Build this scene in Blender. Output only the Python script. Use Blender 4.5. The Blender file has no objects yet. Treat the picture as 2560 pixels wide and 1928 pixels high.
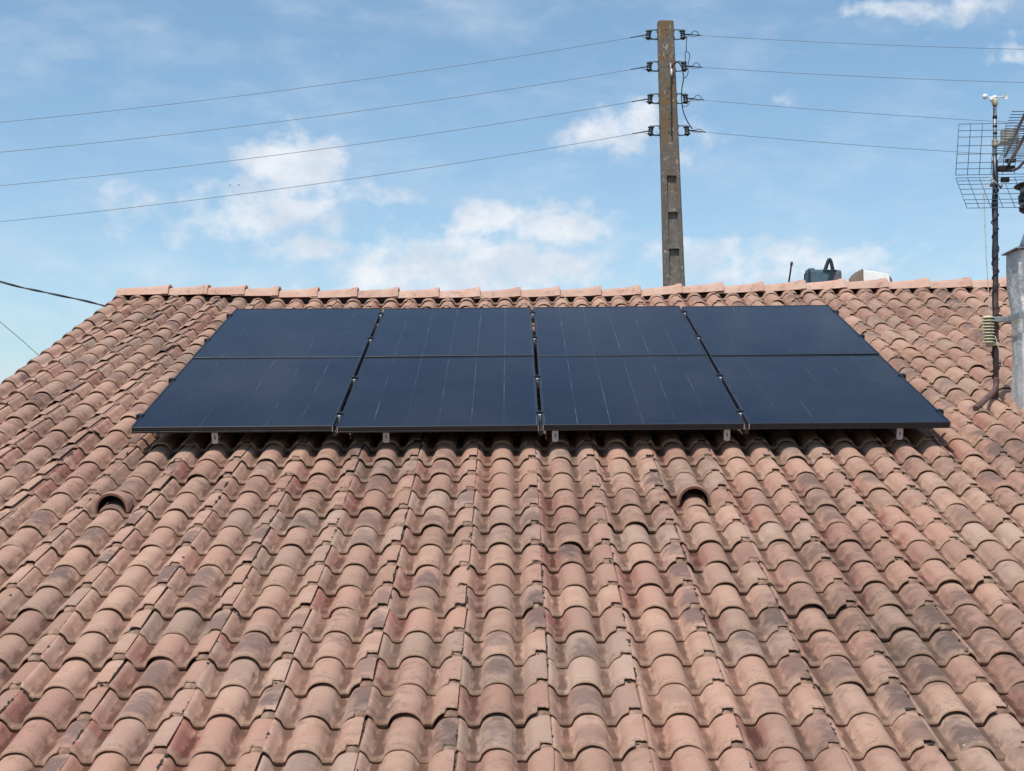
import bpy, bmesh, math, random
from mathutils import Vector, Matrix, Euler, noise as mnoise

rnd = random.Random(11)
R = math.radians
scene = bpy.context.scene
col = scene.collection
PI = math.pi

# ------------------------------------------------------------------ camera
cam_data = bpy.data.cameras.new('camera')
cam_data.sensor_width = 36.0
cam_data.lens = 54.80
cam_data.clip_start = 0.1
cam_data.clip_end = 6000
cam = bpy.data.objects.new('camera', cam_data)
cam.location = (2.1409, -8.7206, -0.4036)
cam.rotation_euler = (1.642373, 0.005955, 0.000659)
col.objects.link(cam)
scene.camera = cam

# ------------------------------------------------------------------ node helper
class NT:
    """small helper to write node trees as expressions"""
    def __init__(s, tree):
        s.t = tree; s.n = tree.nodes; s.l = tree.links
    def put(s, sock, v):
        if isinstance(v, bpy.types.NodeSocket):
            s.l.new(v, sock)
        else:
            try:
                sock.default_value = v
            except Exception:
                sock.default_value = (v, v, v)
    def node(s, typ, ins=None, **at):
        n = s.n.new(typ)
        for k, v in at.items():
            setattr(n, k, v)
        for k, v in (ins or {}).items():
            s.put(n.inputs[k], v)
        return n
    def m(s, op, a, b=0.0, c=0.0, clamp=False):
        n = s.node('ShaderNodeMath', {0: a, 1: b, 2: c}, operation=op)
        n.use_clamp = clamp
        return n.outputs[0]
    def vm(s, op, a, b=(0, 0, 0), scale=1.0):
        n = s.node('ShaderNodeVectorMath', {0: a, 1: b}, operation=op)
        if op == 'SCALE':
            s.put(n.inputs['Scale'], scale)
        return n.outputs[1] if op in ('LENGTH', 'DISTANCE', 'DOT_PRODUCT') else n.outputs[0]
    def noise(s, vec, scale=5, detail=3, rough=0.5, dist=0.0):
        n = s.node('ShaderNodeTexNoise', {'Vector': vec, 'Scale': scale, 'Detail': detail, 'Roughness': rough, 'Distortion': dist})
        return n.outputs[0]
    def ss(s, v, lo, hi, a=0.0, b=1.0):
        n = s.node('ShaderNodeMapRange', {'Value': v, 'From Min': lo, 'From Max': hi, 'To Min': a, 'To Max': b}, interpolation_type='SMOOTHSTEP')
        return n.outputs[0]
    def mix(s, f, a, b, blend='MIX'):
        n = s.node('ShaderNodeMix', data_type='RGBA', blend_type=blend)
        s.put(n.inputs[0], f)
        for sock, v in ((n.inputs[6], a), (n.inputs[7], b)):
            if isinstance(v, tuple) and len(v) == 3:
                v = v + (1.0,)
            s.put(sock, v)
        return n.outputs[2]
    def xyz(s, v):
        n = s.node('ShaderNodeSeparateXYZ', {0: v})
        return n.outputs
    def comb(s, x, y, z):
        return s.node('ShaderNodeCombineXYZ', {0: x, 1: y, 2: z}).outputs[0]

# ------------------------------------------------------------------ world: Nishita sky with a deck of broken cumulus
SUN_EL = 66.0
SUN_AZ = 28.0            # degrees to the left of straight behind the camera
to_sun = Vector((-math.sin(R(SUN_AZ)) * math.cos(R(SUN_EL)), -math.cos(R(SUN_AZ)) * math.cos(R(SUN_EL)), math.sin(R(SUN_EL))))

SKY_STRENGTH = 0.15
world = bpy.data.worlds.new('World')
scene.world = world
world.use_nodes = True
wt = NT(world.node_tree)
world.node_tree.nodes.clear()
sky = wt.node('ShaderNodeTexSky', sky_type='NISHITA')
sky.sun_disc = False
sky.sun_elevation = R(SUN_EL)
sky.sun_rotation = R(180 + SUN_AZ)
sky.altitude = 100
sky.air_density = 1.0
sky.dust_density = 1.6
sky.ozone_density = 1.3
geo = wt.node('ShaderNodeTexCoord')
gx, gy, gz = wt.xyz(geo.outputs['Generated'])
az = wt.m('MULTIPLY', wt.m('ARCTAN2', gx, gy), 180 / PI)           # degrees right of the view axis
el = wt.m('MULTIPLY', wt.m('ARCSINE', gz), 180 / PI)               # degrees above the horizon
uv = wt.comb(az, wt.m('MULTIPLY', el, 1.3), 0.0)
w1 = wt.node('ShaderNodeTexNoise', {'Vector': uv, 'Scale': 0.33, 'Detail': 6, 'Roughness': 0.6}).outputs[1]
warp = wt.vm('SCALE', wt.vm('SUBTRACT', w1, (0.5, 0.5, 0.5)), scale=2.6)
uvw = wt.vm('ADD', wt.comb(az, el, 0.0), wt.vm('MULTIPLY', warp, (1.5, 0.75, 0)))
fine = wt.noise(uv, 0.80, 8, 0.57)
# cumulus heaps: azimuth, elevation, half width, half height, weight
HEAPS = [(-1.5, 8.3, 8.0, 1.3, .88), (9.5, 8.4, 7.0, 1.2, .68), (-3.6, 7.6, 6.0, .9, .75), (-9.5, 10.0, 7.5, 1.4, .52), (6.5, 12.9, 2.0, .9, .5), (-8.2, 12.0, 2.7, 1.5, 1.0), (-8.6, 10.6, 3.6, 1.3, .78), (-14.2, 10.6, 2.2, .9, .5), (-5.2, 11.3, 2.4, .7, .5),
         (-1.1, 10.2, 2.1, 1.0, .95), (1.7, 9.9, 2.7, 1.25, 1.0), (-3.3, 9.0, 5.2, 1.0, .75), (0.5, 8.2, 5.6, 1.0, .72), (-7.4, 9.1, 4.2, .9, .66),
         (4.4, 13.5, 1.5, 1.5, .8), (3.4, 12.9, 2.2, .8, .8), (6.5, 13.2, 1.2, .9, .4), (6.6, 9.0, 2.6, .9, .6), (12.0, 8.7, 3.4, .8, .45), (9.0, 8.2, 3.4, .7, .4),
         (14.0, 17.0, 2.2, .55, .72), (16.2, 16.9, 3.4, .75, .70), (18.3, 15.3, 1.0, .4, .5), (10.4, 14.1, .9, .4, .45), (-6.0, 15.7, 1.4, .4, .35),
         (13.5, 17.9, 2.2, .4, .5), (-16.5, 15.4, 1.4, .4, .3)]
field = None
for (ca, ce, ra, re, wgt) in HEAPS:
    d = wt.vm('LENGTH', wt.vm('MULTIPLY', wt.vm('SUBTRACT', uvw, (ca, ce, 0)), (1 / ra, 1 / re, 0)))
    v = wt.m('MULTIPLY', wt.ss(d, 1.45, 0.05), wgt)
    field = v if field is None else wt.m('MAXIMUM', field, v)
# the same broken cloud goes on all round the sky, outside the frame
wide = wt.noise(wt.vm('SCALE', geo.outputs['Generated'], scale=1.0), 5.0, 6, 0.55)
out_az = wt.ss(wt.m('ABSOLUTE', az), 19.5, 26.0)
out_el = wt.ss(el, 18.5, 24.0)
outm = wt.m('MAXIMUM', out_az, out_el)
field = wt.m('ADD', wt.m('MULTIPLY', field, wt.m('SUBTRACT', 1.0, outm)), wt.m('MULTIPLY', wt.m('MULTIPLY', wt.ss(wide, .5, .75), .5), outm))
dens = wt.ss(wt.m('ADD', field, wt.m('MULTIPLY', wt.m('SUBTRACT', fine, .5), 1.30)), 0.18, 0.90)
dens = wt.m('MULTIPLY', dens, .90)
veil = wt.ss(wt.noise(wt.comb(az, wt.m('MULTIPLY', el, 2.6), 3.0), 0.22, 5, 0.6), 0.40, 0.85, 0.0, 0.34)
milk = wt.m('MULTIPLY', wt.ss(wt.noise(wt.comb(az, wt.m('MULTIPLY', el, 2.0), 9.0), 0.16, 4, .55), .36, .62), wt.ss(el, 11.0, 7.0, 0.0, .42))
dens = wt.m('MAXIMUM', wt.m('MAXIMUM', dens, milk), veil)
tint = wt.mix(wt.ss(el, 4, 20), (1.04, 1.14, 1.14), (0.90, 1.06, 1.06))
skyc = wt.mix(1.0, sky.outputs[0], tint, 'MULTIPLY')
shade = wt.ss(wt.noise(wt.vm('ADD', uv, (0.5, -0.9, 7.0)), 0.55, 5, .55), 0.35, 0.68)
cloudc = wt.mix(shade, (4.6, 5.05, 5.7), (6.1, 6.25, 6.5))
skyc = wt.mix(dens, skyc, cloudc)
bg = wt.node('ShaderNodeBackground', {'Color': skyc, 'Strength': SKY_STRENGTH})
wo = wt.node('ShaderNodeOutputWorld')
world.node_tree.links.new(bg.outputs[0], wo.inputs[0])

# ------------------------------------------------------------------ sun and exposure
sun_data = bpy.data.lights.new('sun', 'SUN')
sun_data.energy = 3.7
sun_data.angle = R(1.6)
sun_data.color = (1.0, 0.95, 0.88)
sun = bpy.data.objects.new('sun', sun_data)
sun.location = (0, -10, 30)
sun.rotation_euler = to_sun.to_track_quat('Z', 'Y').to_euler()
col.objects.link(sun)
vs = scene.view_settings
vs.view_transform = 'Standard'
vs.look = 'None'
vs.gamma = 1.0
vs.use_curve_mapping = False
vs.exposure = 0.0

# ------------------------------------------------------------------ materials
def mat(name):
    m = bpy.data.materials.new(name)
    m.use_nodes = True
    t = NT(m.node_tree)
    b = m.node_tree.nodes['Principled BSDF']
    return m, t, b

def bump(t, b, h, strength=0.3, dist=0.01):
    n = t.node('ShaderNodeBump', {'Height': h, 'Strength': strength, 'Distance': dist})
    t.l.new(n.outputs[0], b.inputs['Normal'])

def simple(name, c, rough=0.6, metal=0.0, var=0.15, scale=20, bmp=0.0):
    m, t, b = mat(name)
    tc = t.node('ShaderNodeTexCoord').outputs['Object']
    n = t.noise(tc, scale, 5, .6)
    f = t.ss(n, .3, .7)
    t.put(b.inputs['Base Color'], t.mix(f, tuple(x * (1 - var) for x in c), tuple(min(1, x * (1 + var)) for x in c)))
    t.put(b.inputs['Roughness'], t.ss(n, .2, .8, max(0, rough - .08), min(1, rough + .08)))
    b.inputs['Metallic'].default_value = metal
    if bmp:
        bump(t, b, n, bmp, .004)
    return m

def tile_material(name, joined):
    """weathered concrete pantile: sandy tan with red and purple flashing, lichen, run-off grime, grit"""
    m, t, b = mat(name)
    loc = t.node('ShaderNodeAttribute', attribute_name='loc').outputs['Vector']
    if joined:
        a = t.node('ShaderNodeAttribute', attribute_name='seed4')
        sc, sa = a.outputs['Color'], a.outputs['Alpha']
    else:
        a = t.node('ShaderNodeObjectInfo')
        sc, sa = a.outputs['Color'], a.outputs['Alpha']
    sep = t.node('ShaderNodeSeparateColor', {0: sc})
    seed, red, pos = sep.outputs[0], sep.outputs[1], sep.outputs[2]
    x, s, z = t.xyz(loc)
    P = t.vm('ADD', loc, t.comb(t.m('MULTIPLY', seed, 37.0), t.m('MULTIPLY', seed, 91.0), t.m('MULTIPLY', pos, 13.0)))
    big = t.noise(P, 7, 3, .55)
    mid = t.noise(P, 26, 4, .6)
    fin = t.noise(P, 170, 3, .7)
    grit = t.noise(P, 520, 2, .6)
    base = t.mix(t.ss(big, .35, .65), (.416, .238, .173), (.464, .289, .210))
    base = t.mix(t.m('MULTIPLY', t.ss(t.m('FRACT', t.m('MULTIPLY', seed, 7.3)), .60, 1.0), .60), base, (.400, .285, .218))       # sandier tiles
    wp = t.node('ShaderNodeNewGeometry').outputs['Position']
    stain = t.noise(t.vm('MULTIPLY', wp, (1.0, .45, .45)), 1.15, 6, .68)
    # red body showing
    rm = t.m('MULTIPLY', red, t.m('MULTIPLY', t.ss(big, .36, .56), t.ss(x, .13 , .06, .35, 1.0)))
    base = t.mix(t.m('MULTIPLY', rm, .85), base, (.300, .112, .085))
    # purple-black kiln flashing on one roll
    cx = t.m('ADD', .137, t.m('MULTIPLY', t.m('GREATER_THAN', pos, .55), .160))
    cs = t.m('ADD', .06, t.m('MULTIPLY', t.m('FRACT', t.m('MULTIPLY', pos, 5.7)), .14))
    dx = t.m('DIVIDE', t.m('SUBTRACT', x, cx), .052)
    ds = t.m('DIVIDE', t.m('SUBTRACT', s, cs), .150)
    dd = t.m('ADD', t.m('MULTIPLY', dx, dx), t.m('MULTIPLY', ds, ds))
    dd = t.m('ADD', dd, t.m('MULTIPLY', t.m('ADD', t.m('SUBTRACT', mid, .5), t.m('SUBTRACT', big, .5)), 2.6))
    dm = t.m('MULTIPLY', sa, t.ss(dd, 1.45, .05))
    base = t.mix(t.m('MULTIPLY', dm, .85), base, (.120, .080, .074))
    # run-off grime: streaks of soot along the channels and patchy algae
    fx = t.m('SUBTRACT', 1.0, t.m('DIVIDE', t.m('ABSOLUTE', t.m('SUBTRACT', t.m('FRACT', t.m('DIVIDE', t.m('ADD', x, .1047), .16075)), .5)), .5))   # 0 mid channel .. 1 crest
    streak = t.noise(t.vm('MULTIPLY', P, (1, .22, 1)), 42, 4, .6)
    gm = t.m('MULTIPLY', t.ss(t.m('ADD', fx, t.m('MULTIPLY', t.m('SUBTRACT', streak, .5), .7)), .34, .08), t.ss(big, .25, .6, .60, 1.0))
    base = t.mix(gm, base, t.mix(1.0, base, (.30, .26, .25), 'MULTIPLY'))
    # soot and algae on the drip edge and in the side lock
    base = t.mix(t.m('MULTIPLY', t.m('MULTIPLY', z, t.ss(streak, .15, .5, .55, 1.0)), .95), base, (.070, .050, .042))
    alg = t.m('MULTIPLY', t.ss(t.m('ADD', t.noise(P, 15, 6, .70), t.m('MULTIPLY', t.m('SUBTRACT', stain, .5), .9)), .54, .74), .52)
    base = t.mix(alg, base, (.125, .088, .070))
    base = t.mix(t.m('MULTIPLY', t.ss(stain, .47, .72), .42), base, t.mix(1.0, base, (.50, .44, .44), 'MULTIPLY'))
    # lichen band above the nose
    band = t.m('MULTIPLY', t.ss(s, .055, .03), t.ss(s, .004, .016))
    lm = t.m('MULTIPLY', band, t.ss(t.noise(P, 95, 5, .75), .46, .62))
    base = t.mix(t.m('MULTIPLY', t.ss(t.m('ADD', s, t.m('MULTIPLY', t.m('SUBTRACT', mid, .5), .05)), .040, .010), t.ss(big, .3, .7, .08, .50)), base, (.43, .285, .195))
    base = t.mix(t.m('MULTIPLY', lm, .6), base, (.13, .088, .06))
    base = t.mix(t.m('MULTIPLY', t.ss(fin, .42, .25), .45), base, (.13, .082, .065))
    base = t.mix(t.m('MULTIPLY', t.ss(t.noise(P, 75, 4, .7), .45, .30), .30), base, (.15, .095, .075))
    base = t.mix(t.m('MULTIPLY', t.ss(fin, .60, .8), .40), base, (.55, .40, .32))
    base = t.mix(t.m('MULTIPLY', t.ss(t.noise(P, 60, 1, .5), .80, .83), .8), base, (.72, .69, .64))           # droppings, lime specks
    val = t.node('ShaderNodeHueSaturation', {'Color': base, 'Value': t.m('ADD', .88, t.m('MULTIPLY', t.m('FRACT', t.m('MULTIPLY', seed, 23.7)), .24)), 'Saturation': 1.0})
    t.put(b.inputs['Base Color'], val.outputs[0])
    b.inputs['Roughness'].default_value = .88
    b.inputs['Specular IOR Level'].default_value = .25
    h = t.m('ADD', t.m('MULTIPLY', grit, .5), t.m('ADD', t.m('MULTIPLY', fin, .8), t.m('MULTIPLY', mid, 1.2)))
    bump(t, b, h, .75, .0042)
    return m

M = {}
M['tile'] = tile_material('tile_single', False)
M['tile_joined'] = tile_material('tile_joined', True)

def ridge_material():
    m, t, b = mat('ridge_clay')
    tc = t.node('ShaderNodeTexCoord').outputs['Object']
    seed = t.node('ShaderNodeObjectInfo').outputs['Random']
    P = t.vm('ADD', tc, t.comb(t.m('MULTIPLY', seed, 31), t.m('MULTIPLY', seed, 57), 0))
    big = t.noise(P, 6, 4, .6)
    base = t.mix(t.ss(big, .35, .65), (.50, .292, .215), (.54, .352, .270))
    base = t.mix(t.m('MULTIPLY', t.ss(t.noise(P, 18, 6, .7), .52, .70), .60), base, (.18, .11, .09))
    base = t.mix(t.m('MULTIPLY', t.ss(t.noise(t.vm('MULTIPLY', P, (1, .3, .3)), 60, 4, .7), .6, .75), .3), base, (.62, .47, .40))
    hv = t.node('ShaderNodeHueSaturation', {'Color': base, 'Value': t.m('ADD', .93, t.m('MULTIPLY', seed, .14))})
    t.put(b.inputs['Base Color'], hv.outputs[0])
    b.inputs['Roughness'].default_value = .85
    bump(t, b, t.noise(P, 160, 4, .7), .4, .003)
    return m
M['ridge'] = ridge_material()

def cell_material():
    m, t, b = mat('solar_cell')
    tc = t.node('ShaderNodeTexCoord').outputs['Object']
    x, y, z = t.xyz(tc)
    n = t.noise(tc, 3.0, 3, .5)
    base = t.mix(t.ss(n, .3, .7), (.005, .008, .018), (.007, .011, .023))
    # fine dust
    dust = t.noise(t.vm('MULTIPLY', tc, (1, .5, 1)), 9, 5, .65)
    base = t.mix(t.m('MULTIPLY', t.ss(dust, .40, .75), .012), base, (.30, .27, .25))
    sheen_tone = t.noise(t.node('ShaderNodeNewGeometry').outputs['Position'], .9, 4, .6)
    base = t.mix(t.m('MULTIPLY', t.ss(sheen_tone, .40, .70), .035), base, (.27, .22, .27))  # broad purple-grey sheen of the glass painted into the base colour
    t.put(b.inputs['Base Color'], base)
    b.inputs['Roughness'].default_value = .35
    b.inputs['Coat Weight'].default_value = .62
    t.put(b.inputs['Coat Roughness'], t.ss(dust, .3, .8, .07, .12))
    b.inputs['Coat IOR'].default_value = 1.19
    b.inputs['Specular IOR Level'].default_value = .03
    return m
M['cell'] = cell_material()

def seam_material():
    m, t, b = mat('cell_seam')
    tc = t.node('ShaderNodeTexCoord').outputs['Object']
    rn = t.node('ShaderNodeObjectInfo').outputs['Random']
    n = t.noise(t.vm('ADD', t.vm('MULTIPLY', tc, (9, 1, 1)), t.comb(t.m('MULTIPLY', rn, 50), 0, 0)), 3.2, 4, .65)
    t.put(b.inputs['Base Color'], t.mix(t.ss(n, .44, .72), (.010, .015, .026), (.16, .17, .20)))
    b.inputs['Roughness'].default_value = .4
    b.inputs['Coat Weight'].default_value = .62
    b.inputs['Coat Roughness'].default_value = .12
    b.inputs['Coat IOR'].default_value = 1.19
    return m
M['seam'] = seam_material()
M['frame'] = simple('black_anodised', (.014, .015, .019), .38, 0.0, .1)
M['alu'] = simple('mill_aluminium', (.62, .63, .65), .35, .85, .08)
M['bracket'] = simple('galvanised_plate', (.42, .42, .43), .5, .35, .12)
M['bolt'] = simple('bright_bolt', (.78, .78, .79), .4, .3, .05)
M['hole'] = simple('dark_slot', (.01, .01, .01), .8)
M['black_metal'] = simple('black_clamp', (.012, .012, .015), .4)
M['deck'] = simple('dark_underlay', (.03, .024, .02), .9)
M['render_wall'] = simple('sand_render', (.55, .46, .36), .9, 0, .08, 6, .3)
M['moss'] = simple('dry_moss', (.040, .030, .024), 1.0, 0, .4, 60, .6)
M['insulator'] = simple('dark_glazed_insulator', (.045, .055, .075), .3, 0, .2)
M['iron'] = simple('dark_galvanised_iron', (.06, .065, .08), .55, .3, .2)
M['wire'] = simple('weathered_wire', (.22, .26, .31), .6, .2, .15)
M['cable'] = simple('black_cable', (.016, .018, .022), .6)
M['white_plastic'] = simple('white_plastic', (.80, .80, .78), .35, 0, .04)
M['cream'] = simple('cream_plastic', (.62, .56, .38), .45, 0, .1)
M['beige'] = simple('aged_beige_plastic', (.36, .33, .25), .5, 0, .12)
M['grid'] = simple('painted_grid_wire', (.065, .10, .14), .5, .2, .15)
M['boom'] = simple('antenna_tube', (.23, .215, .23), .45, .5, .12)
M['teal'] = simple('teal_canvas', (.07, .13, .17), .75, 0, .15, 30, .3)
M['teal_dark'] = simple('dark_teal_webbing', (.014, .026, .040), .7, 0, .2)
M['grey_pocket'] = simple('grey_pocket', (.13, .12, .15), .7, 0, .15, 30)
M['white_box'] = simple('white_board', (.78, .77, .74), .8, 0, .04, 12)
M['brown_box'] = simple('brown_board', (.25, .19, .15), .85, 0, .2, 14)
M['rod'] = simple('dark_brown_rod', (.07, .045, .045), .6, 0, .25, 40)
M['steel'] = simple('flue_steel', (.40, .41, .43), .45, .6, .12)
M['flue_black'] = simple('flue_black', (.018, .018, .022), .6)
M['white_cable'] = simple('white_cable', (.66, .63, .58), .5)
M['bird'] = simple('grey_plumage', (.16, .17, .19), .8)

def concrete_pole_mat():
    m, t, b = mat('lichen_concrete')
    tc = t.node('ShaderNodeTexCoord').outputs['Object']
    x, y, z = t.xyz(tc)
    big = t.noise(tc, 3.2, 5, .6)
    mid = t.noise(tc, 17, 5, .65)
    base = t.mix(t.ss(mid, .3, .7), (.140, .116, .100), (.215, .180, .152))
    och = t.m('MULTIPLY', t.ss(t.noise(tc, 8, 6, .7), .42, .62), t.ss(z, 10.3 - 4.4, 10.3 - 2.4))
    base = t.mix(t.m('MULTIPLY', och, .8), base, (.225, .125, .050))
    spots = t.m('MULTIPLY', t.ss(t.noise(t.vm('MULTIPLY', tc, (1, 1, .7)), 21, 3, .5), .62, .68), t.ss(big, .40, .55))
    rust = t.m('MULTIPLY', t.ss(t.noise(t.vm('MULTIPLY', tc, (1, 1, .35)), 10, 5, .65), .52, .70), .42)
    base = t.mix(rust, base, (.19, .085, .045))
    base = t.mix(t.m('MULTIPLY', spots, .75), base, (.50, .45, .37))
    base = t.mix(t.m('MULTIPLY', t.ss(t.noise(tc, 45, 4, .7), .6, .75), .6), base, (.05, .042, .04))
    t.put(b.inputs['Base Color'], base)
    b.inputs['Roughness'].default_value = .95
    bump(t, b, t.m('ADD', mid, t.noise(tc, 90, 4, .7)), .6, .012)
    return m
M['concrete'] = concrete_pole_mat()

def plaster_mat():
    m, t, b = mat('chimney_plaster')
    tc = t.node('ShaderNodeTexCoord').outputs['Object']
    n = t.noise(tc, 6, 5, .58)
    x, y, z = t.xyz(tc)
    base = t.mix(t.ss(n, .35, .65), (.46, .46, .45), (.68, .675, .66))
    lit_wash = t.ss(t.m('ADD', x, t.m('MULTIPLY', t.m('SUBTRACT', n, .5), .12)), -.236, -.212)
    base = t.mix(lit_wash, base, t.mix(t.ss(n, .3, .7), (.74, .73, .70), (.86, .85, .82)))          # flaking limewash, front whitened to stand in for sunlight on it
    base = t.mix(t.m('MULTIPLY', t.ss(t.noise(t.vm('MULTIPLY', tc, (1, 1, .5)), 21, 5, .7), .54, .68), .55), base, (.24, .23, .22))
    t.put(b.inputs['Base Color'], base)
    b.inputs['Roughness'].default_value = .95
    bump(t, b, t.m('ADD', n, t.m('MULTIPLY', t.noise(tc, 60, 4, .7), .4)), .8, .03)
    return m
M['plaster'] = plaster_mat()

def mast_mat():
    m, t, b = mat('rusting_mast')
    tc = t.node('ShaderNodeTexCoord').outputs['Object']
    x, y, z = t.xyz(tc)
    n = t.noise(tc, 22, 5, .7)
    rust = t.ss(t.m('ADD', z, t.m('MULTIPLY', t.m('SUBTRACT', n, .5), .5)), .95, .45)
    base = t.mix(t.ss(n, .35, .65), (.022, .028, .042), (.05, .058, .08))
    base = t.mix(rust, base, t.mix(t.ss(n, .35, .65), (.095, .050, .045), (.16, .085, .075)))
    t.put(b.inputs['Base Color'], base)
    b.inputs['Roughness'].default_value = .65
    bump(t, b, n, .4, .004)
    return m
M['mast'] = mast_mat()

def ground_mat():
    m, t, b = mat('dry_grass_ground')
    tc = t.node('ShaderNodeTexCoord').outputs['Object']
    n = t.noise(tc, .6, 8, .65)
    f = t.noise(tc, 9, 6, .7)
    base = t.mix(t.ss(n, .35, .65), (.07, .085, .035), (.17, .14, .085))
    base = t.mix(t.ss(f, .3, .7, 0, .5), base, (.05, .06, .025))
    t.put(b.inputs['Base Color'], base)
    b.inputs['Roughness'].default_value = 1.0
    bump(t, b, f, .6, .05)
    return m
M['ground'] = ground_mat()

# ------------------------------------------------------------------ mesh helpers
class MB:
    def __init__(s):
        s.v = []; s.f = []; s.sm = []
    def add(s, vs, fs, smooth=False):
        o = len(s.v)
        s.v.extend([tuple(v) for v in vs])
        s.f.extend([tuple(i + o for i in f) for f in fs])
        s.sm.extend([smooth] * len(fs))
    def box(s, c, d, rot=None, ch=0.0):
        x, y, z = d[0] / 2, d[1] / 2, d[2] / 2
        if ch <= 0:
            pts = [Vector((i * x, j * y, k * z)) for k in (-1, 1) for j in (-1, 1) for i in (-1, 1)]
            fs = [(0, 2, 3, 1), (4, 5, 7, 6), (0, 1, 5, 4), (2, 6, 7, 3), (0, 4, 6, 2), (1, 3, 7, 5)]
        else:
            bm = bmesh.new()
            bmesh.ops.create_cube(bm, size=1.0)
            bmesh.ops.scale(bm, vec=d, verts=bm.verts)
            bmesh.ops.bevel(bm, geom=bm.edges[:], offset=ch, segments=2, affect='EDGES', profile=.6)
            bm.verts.index_update()
            pts = [v.co.copy() for v in bm.verts]
            fs = [tuple(v.index for v in f.verts) for f in bm.faces]
            bm.free()
        if rot is not None:
            pts = [rot @ p for p in pts]
        s.add([p + Vector(c) for p in pts], fs)
    def tube(s, pts, r, seg=8, cap=True):
        pts = [Vector(p) for p in pts]
        n = len(pts)
        rr = r if isinstance(r, (list, tuple)) else [r] * n
        vs = []
        ref = None
        for i, p in enumerate(pts):
            d = (pts[min(i + 1, n - 1)] - pts[max(i - 1, 0)]).normalized()
            if ref is None:
                ref = Vector((0, 0, 1)) if abs(d.z) < .9 else Vector((1, 0, 0))
            a = (ref - d * ref.dot(d)).normalized()
            ref = a
            b = d.cross(a)
            for k in range(seg):
                t = 2 * PI * k / seg
                vs.append(p + (a * math.cos(t) + b * math.sin(t)) * rr[i])
        fs = []
        for i in range(n - 1):
            for k in range(seg):
                k2 = (k + 1) % seg
                fs.append((i * seg + k, i * seg + k2, (i + 1) * seg + k2, (i + 1) * seg + k))
        s.add(vs, fs, seg > 4)
        if cap:
            o = len(s.v) - len(vs)
            s.f.append(tuple(o + k for k in reversed(range(seg)))); s.sm.append(False)
            s.f.append(tuple(o + (n - 1) * seg + k for k in range(seg))); s.sm.append(False)
    def lathe(s, prof, c=(0, 0, 0), seg=16, mtx=None, smooth=True):
        vs = []
        for (r, z) in prof:
            for k in range(seg):
                t = 2 * PI * k / seg
                p = Vector((r * math.cos(t), r * math.sin(t), z))
                if mtx is not None:
                    p = mtx @ p
                vs.append(p + Vector(c))
        fs = []
        for i in range(len(prof) - 1):
            for k in range(seg):
                k2 = (k + 1) % seg
                fs.append((i * seg + k, i * seg + k2, (i + 1) * seg + k2, (i + 1) * seg + k))
        fs.append(tuple(reversed(range(seg))))
        fs.append(tuple((len(prof) - 1) * seg + k for k in range(seg)))
        s.add(vs, fs, smooth)
    def mesh(s, name, m):
        me = bpy.data.meshes.new(name)
        me.from_pydata(s.v, [], s.f)
        me.polygons.foreach_set('use_smooth', s.sm)
        me.materials.append(m)
        me.update()
        return me
    def build(s, name, m, parent=None, loc=(0, 0, 0), rot=None):
        return link(name, s.mesh(name, m), parent, loc, rot)

def link(name, data, parent=None, loc=(0, 0, 0), rot=None):
    o = bpy.data.objects.new(name, data)
    col.objects.link(o)
    o.location = loc
    if rot is not None:
        o.rotation_euler = rot
    if parent is not None:
        o.parent = parent
    return o

def tag(o, label=None, cat=None, group=None, kind=None):
    for k, v in (('label', label), ('category', cat), ('group', group), ('kind', kind)):
        if v:
            o[k] = v
    return o

def empty(name, loc, label=None, cat=None, group=None, rot=None):
    o = link(name, None, None, loc, rot)
    o.empty_display_size = .2
    return tag(o, label, cat, group)

def copy_tree(o, parent=None):
    c = o.copy()
    col.objects.link(c)
    if parent is not None:
        c.parent = parent
    for ch in list(o.children):
        copy_tree(ch, c)
    return c

def smooth_path(pts, n=6):
    """Catmull-Rom through the points"""
    P = [Vector(p) for p in pts]
    out = []
    for i in range(len(P) - 1):
        a, b, c, d = P[max(i - 1, 0)], P[i], P[i + 1], P[min(i + 2, len(P) - 1)]
        for k in range(n):
            t = k / n
            out.append(.5 * ((2 * b) + (c - a) * t + (2 * a - 5 * b + 4 * c - d) * t * t + (3 * b - a - 3 * c + d) * t ** 3))
    out.append(P[-1])
    return out

TH = R(18)
ROOF = Matrix.Rotation(TH, 3, 'X')
def W(x, s, n):
    """roof coordinates (along ridge, up slope, off the slope) -> world"""
    return ROOF @ Vector((x, s, n))

# ------------------------------------------------------------------ ground
GZ = -4.0
mb = MB()
k = 1500
mb.add([(-k, -k, 0), (k, -k, 0), (k, k, 0), (-k, k, 0)], [(0, 1, 2, 3)])
tag(mb.build('ground', M['ground'], None, (0, 0, GZ)), kind='structure')

# ------------------------------------------------------------------ house
X0, X1 = -1.13, 7.9
HL = Vector((3.3, 2.5, GZ))
house = empty('house', HL, 'low house with a weathered pantile roof carrying eight solar panels', 'house')
RY, RZ = 4.70, 1.23      # ridge line of the carcass
def wall(name, pts, thick):
    """vertical polygon pts extruded by vector thick, in world coordinates"""
    b = MB()
    n = len(pts)
    A = [Vector(p) - HL for p in pts]
    Bv = [p + Vector(thick) for p in A]
    b.add(A + Bv, [tuple(range(n)), tuple(reversed(range(n, 2 * n)))] + [(i, i + n, (i + 1) % n + n, (i + 1) % n) for i in range(n)])
    return b.build(name, M['render_wall'], house)
fy, by = -3.85, 9.0
def roof_z(y): return RZ - abs(y - RY) * math.tan(TH) - .12
wall('wall', [(X0 + .2, fy, GZ), (X1 - .2, fy, GZ), (X1 - .2, fy, roof_z(fy)), (X0 + .2, fy, roof_z(fy))], (0, .25, 0))
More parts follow.
